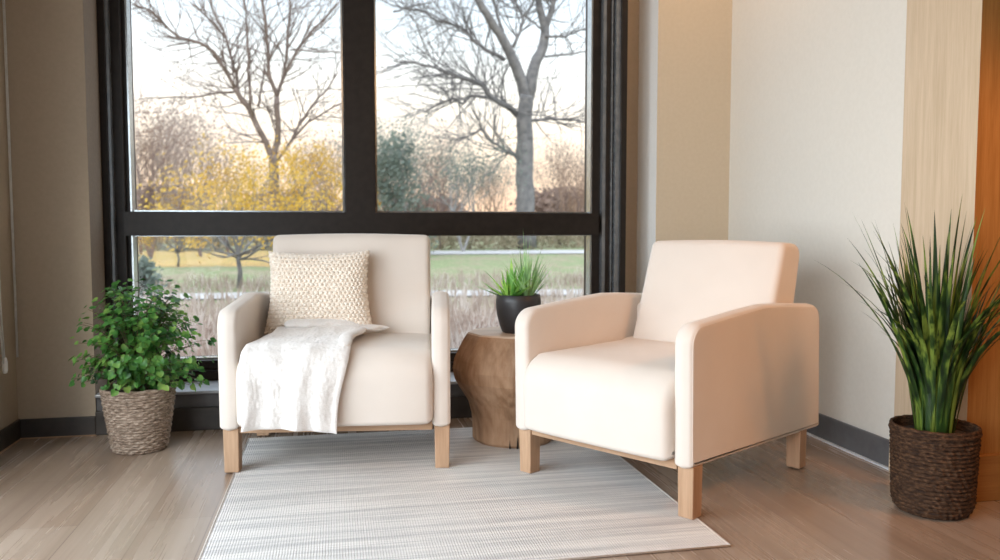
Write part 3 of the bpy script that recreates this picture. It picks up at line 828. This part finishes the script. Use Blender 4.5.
ash = [
 ([(272, 232), (273, 200), (274, 170), (273, 155)], 11, 9),
 ([(274, 160), (278, 130), (277, 97)], 6.5, 5),
 ([(277, 97), (270, 78), (268, 55), (266, 30), (262, 0), (258, -40)], 4, 2),
 ([(277, 97), (284, 76), (287, 50), (290, 20), (290, -10)], 3.6, 1.6),
 ([(284, 76), (297, 50), (310, 33), (325, 18), (340, 2)], 3, 1.2),
 ([(273, 160), (262, 135), (250, 110), (240, 97), (235, 88)], 6, 4.5),
 ([(235, 88), (225, 70), (214, 52), (200, 43), (180, 38), (165, 25), (150, 10), (133, 4)], 3.6, 1.6),
 ([(238, 94), (237, 80), (232, 60), (226, 38), (215, 15), (208, -10)], 3.4, 1.6),
 ([(250, 110), (249, 80), (248, 50), (246, 20), (243, -10)], 3, 1.4),
 ([(258, 107), (262, 85), (265, 60)], 2.4, 1.2), ([(234, 92), (215, 93), (195, 97), (175, 97), (140, 99)], 2.4, 1),
 ([(278, 160), (292, 140), (300, 122), (315, 103), (328, 88), (337, 74)], 3, 1.4),
 ([(292, 140), (308, 122), (325, 112), (342, 103)], 2.6, 1.2),
 ([(226, 38), (205, 15), (190, 2)], 2.4, 1), ([(290, 50), (315, 52), (342, 52)], 1.6, .8),
]
pxtree('bare_ash_tree', 32, ash, M['bark2'], 'bare many-limbed brown tree rising behind the yellow foliage in the left pane', 4, 3, 1.3)

def leafcloud(tips, rnd, per, rad, sz, flat=1):
    V = []; Fc = []
    for t in tips:
        for i in range(per):
            c = t+Vector((rnd.gauss(0, rad), rnd.gauss(0, rad), rnd.gauss(0, rad*flat)))
            a = Vector((rnd.uniform(-1, 1), rnd.uniform(-1, 1), rnd.uniform(-1, 1))).normalized(); b_ = a.orthogonal().normalized(); c2 = a.cross(b_)
            s = sz*rnd.uniform(.6, 1.3); n = len(V)
            V += [c-b_*s, c-c2*s*.55, c+b_*s, c+c2*s*.55]; Fc.append((n, n+1, n+2, n+3))
    return V, Fc
# yellow tree
def yellow_tree(x, y, Y, ht, seed, label, per=9, name='yellow_maple_tree', spread=.75):
    rnd = random.Random(seed); base = at(x, y, Y); base.z = GZ
    root = empty(name, base, cat='tree', label=label)
    out = []; tips = []
    th = ht*.24
    out.append(tube([(0, 0, 0), (.03, 0, th*.5), (-.02, 0, th)], [.06*ht/3, .05*ht/3, .045*ht/3], 8))
    for k in range(11):
        a = 2*PI*k/11+rnd.uniform(-.3, .3)
        d = Vector((cos(a)*1.1, sin(a)*.9, rnd.uniform(-.05, .75))).normalized()
        grow(out, Vector((0, 0, th*rnd.uniform(.85, 1.05))), d, ht*.30, .03*ht/3, 3, rnd, spread, 4, .06, tips, .76)
    for i in range(3):
        grow(out, Vector((0, 0, th)), Vector((rnd.uniform(-.3, .3), rnd.uniform(-.3, .3), 1)).normalized(), ht*.3, .035*ht/3, 3, rnd, .55, 4, .1, tips, .74)
    mesh('trunk', join(*out), M['bark1'], root)
    tips = [t for t in tips if t.z > th*.60]
    mesh('leaves', leafcloud(tips, rnd, per, ht*.045, ht*.0135), M['yellow'], root)
    return root
yellow_tree(239, 285, 17, 2.75, 11, 'low yellow-leaved autumn tree with thin dark trunk outside the left pane', 6)
yellow_tree(296, 262, 27, 3.9, 12, 'golden-leaved autumn tree standing close behind the mullion', 5)

yellow_tree(178, 262, 27, 2.0, 14, 'low orange-yellow tree left of the dark-trunked yellow tree', 5)
# thicket behind
grp = 'bare trees in the far thicket'
thick = [(150, 34, 5.4, 'twig'), (200, 36, 5.0, 'twig'), (335, 36, 4.4, 'twig3'), (440, 46, 5.2, 'twig'), (578, 56, 5.8, 'twig3'), (140, 40, 7.5, 'twig'), (158, 48, 7.2, 'twig'), (180, 44, 6.6, 'twig'), (203, 50, 7.4, 'twig3'), (228, 42, 4.6, 'twig'), (318, 46, 6.0, 'twig3'), (338, 52, 6.4, 'twig'),
         (300, 56, 5.6, 'twig3'), (255, 58, 5.6, 'twig'), (385, 36, 5.2, 'twig2'), (403, 40, 5.9, 'twig2'), (424, 50, 6.6, 'twig'), (444, 54, 6.4, 'twig3'), (463, 40, 5.0, 'twig2'), (485, 56, 5.4, 'twig3'),
         (505, 62, 5.6, 'twig3'), (552, 54, 6.4, 'twig3'), (568, 60, 6.6, 'twig3'), (584, 50, 5.6, 'twig'), (604, 54, 6.0, 'twig3'), (365, 50, 6.2, 'twig'), (120, 50, 7.5, 'twig')]
desc = {'twig': 'mauve-brown', 'twig2': 'grey', 'twig3': 'pale orange-brown'}
for i, (px, Y, ht, mk) in enumerate(thick):
    rnd = random.Random(100+i); base = at(px, 228, Y); base.z = GZ
    out = []; tips = []
    w = .065+.03*rnd.random()
    for s in range(3):
        d = Vector((rnd.uniform(-.35, .35), rnd.uniform(-.3, .3), 1)).normalized()
        grow(out, Vector((0, 0, 0)), d, ht*.34, w, 5 if s == 0 else 4, rnd, .55, 4, .06, tips, .80, 1.22)
    root = empty('bare_thicket_tree', base, cat='tree', group=grp + ', ' + desc[mk],
                 label='distant leafless %s tree in the hazy thicket behind the lawn' % desc[mk])
    mesh('branches', join(*out), M[mk], root)
    lv = {'twig': 'brownleaf', 'twig2': 'greyleaf', 'twig3': 'brownleaf'}[mk]
    sel = [t for t in tips if rnd.random() < .5]
    mesh('leaves', leafcloud(sel, rnd, 3 if mk != 'twig2' else 6, .35, .06), M[lv], root)
# evergreen bush between
def hedge(px, Y, w, ht, m, label, seed, name='shrub', n=3000, sz=.10):
    rnd = random.Random(seed); base = at(px, 228, Y); base.z = GZ
    pts = []
    for i in range(n):
        a = rnd.uniform(0, 2*PI); z = rnd.random()**.8; r = math.sqrt(rnd.random())*(1-.55*z**2)
        pts.append(Vector((cos(a)*r*w/2*(1+.25*sin(a*5+z*6)), sin(a)*r*w/3, z*ht*(1+.12*sin(a*3)))))
    r_ = empty(name, base, cat='shrub', label=label)
    out = []
    for k in range(7): grow(out, Vector((0, 0, 0)), Vector((rnd.uniform(-.6, .6), 0, 1)).normalized(), ht*.4, .04, 2, rnd, .5, 4)
    mesh('branches', join(*out), M['bark2'], r_)
    mesh('leaves', leafcloud(pts, rnd, 1, .05, sz), m, r_)
hedge(392, 34, 3.2, 4.6, M['greyleaf'], 'grey-green evergreen bush at the left edge of the right pane', 31, 'evergreen_bush')
hedge(141, 15, .7, .62, M['greyleaf'], 'small dark green shrub on the lawn at the left frame edge', 32, 'round_shrub', 700, .05)
# long low hedge line closing the horizon
for i, (px, Y, w, ht, mk) in enumerate(((165, 72, 11, 4.2, 'brownleaf'), (295, 72, 11, 3.9, 'brownleaf'), (425, 72, 11, 3.6, 'brownleaf'), (560, 72, 11, 4.4, 'brownleaf'), (35, 72, 11, 4.5, 'brownleaf'), (695, 72, 11, 4.2, 'brownleaf'))):
    hedge(px, Y, w, ht, M[mk], ['brown hedge furthest behind the yellow tree', 'brown hedge behind the bare ash trunk', 'low brown hedge on the horizon left of the oak', 'brown hedge on the horizon right of the oak', 'brown hedge left of the window view', 'brown hedge right of the window view'][i], 60+i, 'distant_hedge', 3400, .26)
for i, px in enumerate((60, 215, 350, 470, 560, 650)):
    hedge(px, 46 if i % 2 else 49, 9.5, .95, M['scrub'], ['low scrub beyond the road far left', 'low scrub behind the yellow tree trunk', 'low scrub behind the armchair back', 'low scrub strip behind the road left of the oak', 'low scrub strip around the foot of the bare oak', 'low scrub strip right of the window view'][i], 90+i, 'low_scrub', 1500, .12)
# dry grass stuff near the window
rnd = random.Random(77); bl = []
for i in range(15000):
    Y = 4.9+rnd.random()**1.3*14
    x = rnd.uniform(-.32, .52)*Y+rnd.uniform(-.3, .3)
    if 13.8 < Y < 15.3 and rnd.random() < .8: continue
    az = rnd.uniform(0, 2*PI)
    bl.append(blade((x, Y, GZ), az, rnd.uniform(0, .5), rnd.uniform(.08, .36), rnd.uniform(.005, .015), rnd.uniform(.1, 1.2), 3, 0, .1))
mesh('dry_grass', join(*bl), M['drygrass'], kind='stuff', label='dry straw-coloured grass and stalks growing outside below the window', cat='grass')
rnd = random.Random(78)
pts = [Vector((rnd.uniform(-.34, .52)*Y_, Y_, GZ+.02+rnd.random()*.04)) for Y_ in [4.6+rnd.random()**1.3*6 for _ in range(5200)]]
mesh('fallen_leaves', leafcloud(pts, rnd, 1, .02, .045), M['brownleaf'], kind='stuff', label='brown fallen leaves scattered over the ground outside the window', cat='leaves')
# overhead wires
M['wire'] = simple('overhead_wire', (.16, .16, .17), (.2, .2, .21), 5, .8)
for k, (a, b_, lab) in enumerate((((330, 52), (640, 31), 'upper overhead wire crossing the sky behind the oak'), ((330, 82), (640, 66), 'lower overhead wire crossing the sky behind the oak'))):
    A, B = at(a[0]-150, a[1]+12, 60), at(b_[0]+150, b_[1]-9, 62)
    pts = [A.lerp(B, t/20)-Vector((0, 0, .5*sin(PI*t/20))) for t in range(21)]
    mesh('utility_wire', tube(pts, .028, 4), M['wire'], label=lab, cat='wire')

# ------------------------------------------------------------------ sky, lamps
w = bpy.data.worlds.new('sky'); S.world = w; w.use_nodes = True
nt = w.node_tree; nt.nodes.clear()
tc = nt.nodes.new('ShaderNodeTexCoord'); sp = nt.nodes.new('ShaderNodeSeparateXYZ'); nt.links.new(tc.outputs['Generated'], sp.inputs[0])
rp = nt.nodes.new('ShaderNodeValToRGB'); e = rp.color_ramp.elements
e[0].position = 0; e[0].color = (.48, .36, .28, 1); e[1].position = 1; e[1].color = (1.05, 1.18, 1.35, 1)
for p_, c in ((.02, (.52, .36, .25)), (.08, (.56, .46, .36)), (.15, (.60, .565, .52)), (.21, (.54, .57, .59)), (.28, (.44, .50, .565)), (.36, (.62, .70, .80)), (.55, (1.0, 1.12, 1.25))):
    x = e.new(p_); x.color = (*c, 1)
nt.links.new(sp.outputs[2], rp.inputs[0])
bg = nt.nodes.new('ShaderNodeBackground'); bg.inputs[1].default_value = 2.6; nt.links.new(rp.outputs[0], bg.inputs[0])
wo = nt.nodes.new('ShaderNodeOutputWorld'); nt.links.new(bg.outputs[0], wo.inputs[0])

def area(name, loc, target, sx, sy, power, col, spread=180):
    l = bpy.data.lights.new(name, 'AREA'); l.shape = 'RECTANGLE'; l.size = sx; l.size_y = sy; l.energy = power; l.color = col
    l.spread = math.radians(spread)
    o = bpy.data.objects.new(name, l); COL.objects.link(o); o.location = loc
    o.rotation_euler = (Vector(target)-Vector(loc)).to_track_quat('-Z', 'Y').to_euler(); return o
area('left_window_daylight', (XL-.40, .85, 1.05), (.7, 1.8, .25), 3.7, 1.8, 112, (.83, .92, 1.0), 150)
area('added_ceiling_fill', (.4, .2, ZC-.03), (.4, .2, 0), 1.6, 1.2, 2, (1.0, .72, .46))  # unseen fill lamp, added for warm ambient light on the fronts
sp_ = bpy.data.lights.new('warm_side_spot', 'SPOT'); sp_.energy = 60; sp_.color = (1, .40, .11); sp_.spot_size = math.radians(60); sp_.spot_blend = .9; sp_.shadow_soft_size = .12
so_ = bpy.data.objects.new('warm_side_spot', sp_); COL.objects.link(so_); so_.location = (2.24, 1.25, 1.85)
so_.rotation_euler = (Vector((1.50, 2.35, .42))-Vector(so_.location)).to_track_quat('-Z', 'Y').to_euler()
area('added_warm_wash', (.27, -.5, 2.35), (1.5, 2.5, .3), .5, .8, 4, (1.0, .55, .26), 75)  # unseen lamp added to warm the chair fronts and right chair's outer side
area('warm_spot_light', (1.55, 3.2, ZC-.03), (1.6, 3.8, 1.6), .2, .2, 4, (1.0, .60, .32))
sun = bpy.data.lights.new('low_sun', 'SUN'); sun.energy = .9; sun.angle = math.radians(6); sun.color = (1, .9, .78)
so = bpy.data.objects.new('low_sun', sun); COL.objects.link(so); so.rotation_euler = Vector((.25, .8, -.55)).to_track_quat('-Z', 'Y').to_euler()

# ------------------------------------------------------------------ camera
cam = bpy.data.cameras.new('camera'); co = bpy.data.objects.new('camera', cam); COL.objects.link(co)
co.location = (0, 0, CH)
co.rotation_euler = Matrix((RT, UP, -FW)).transposed().to_euler()
cam.sensor_width = 36; cam.lens = F/1000*36; cam.clip_start = .05; cam.clip_end = 500
cam.dof.use_dof = True; cam.dof.focus_distance = 2.75; cam.dof.aperture_fstop = 3.2
S.camera = co
S.view_settings.view_transform = 'Standard'
S.view_settings.look = 'None'
S.view_settings.exposure = 0.0
S.cycles.max_bounces = 10; S.cycles.diffuse_bounces = 5; S.cycles.transparent_max_bounces = 12
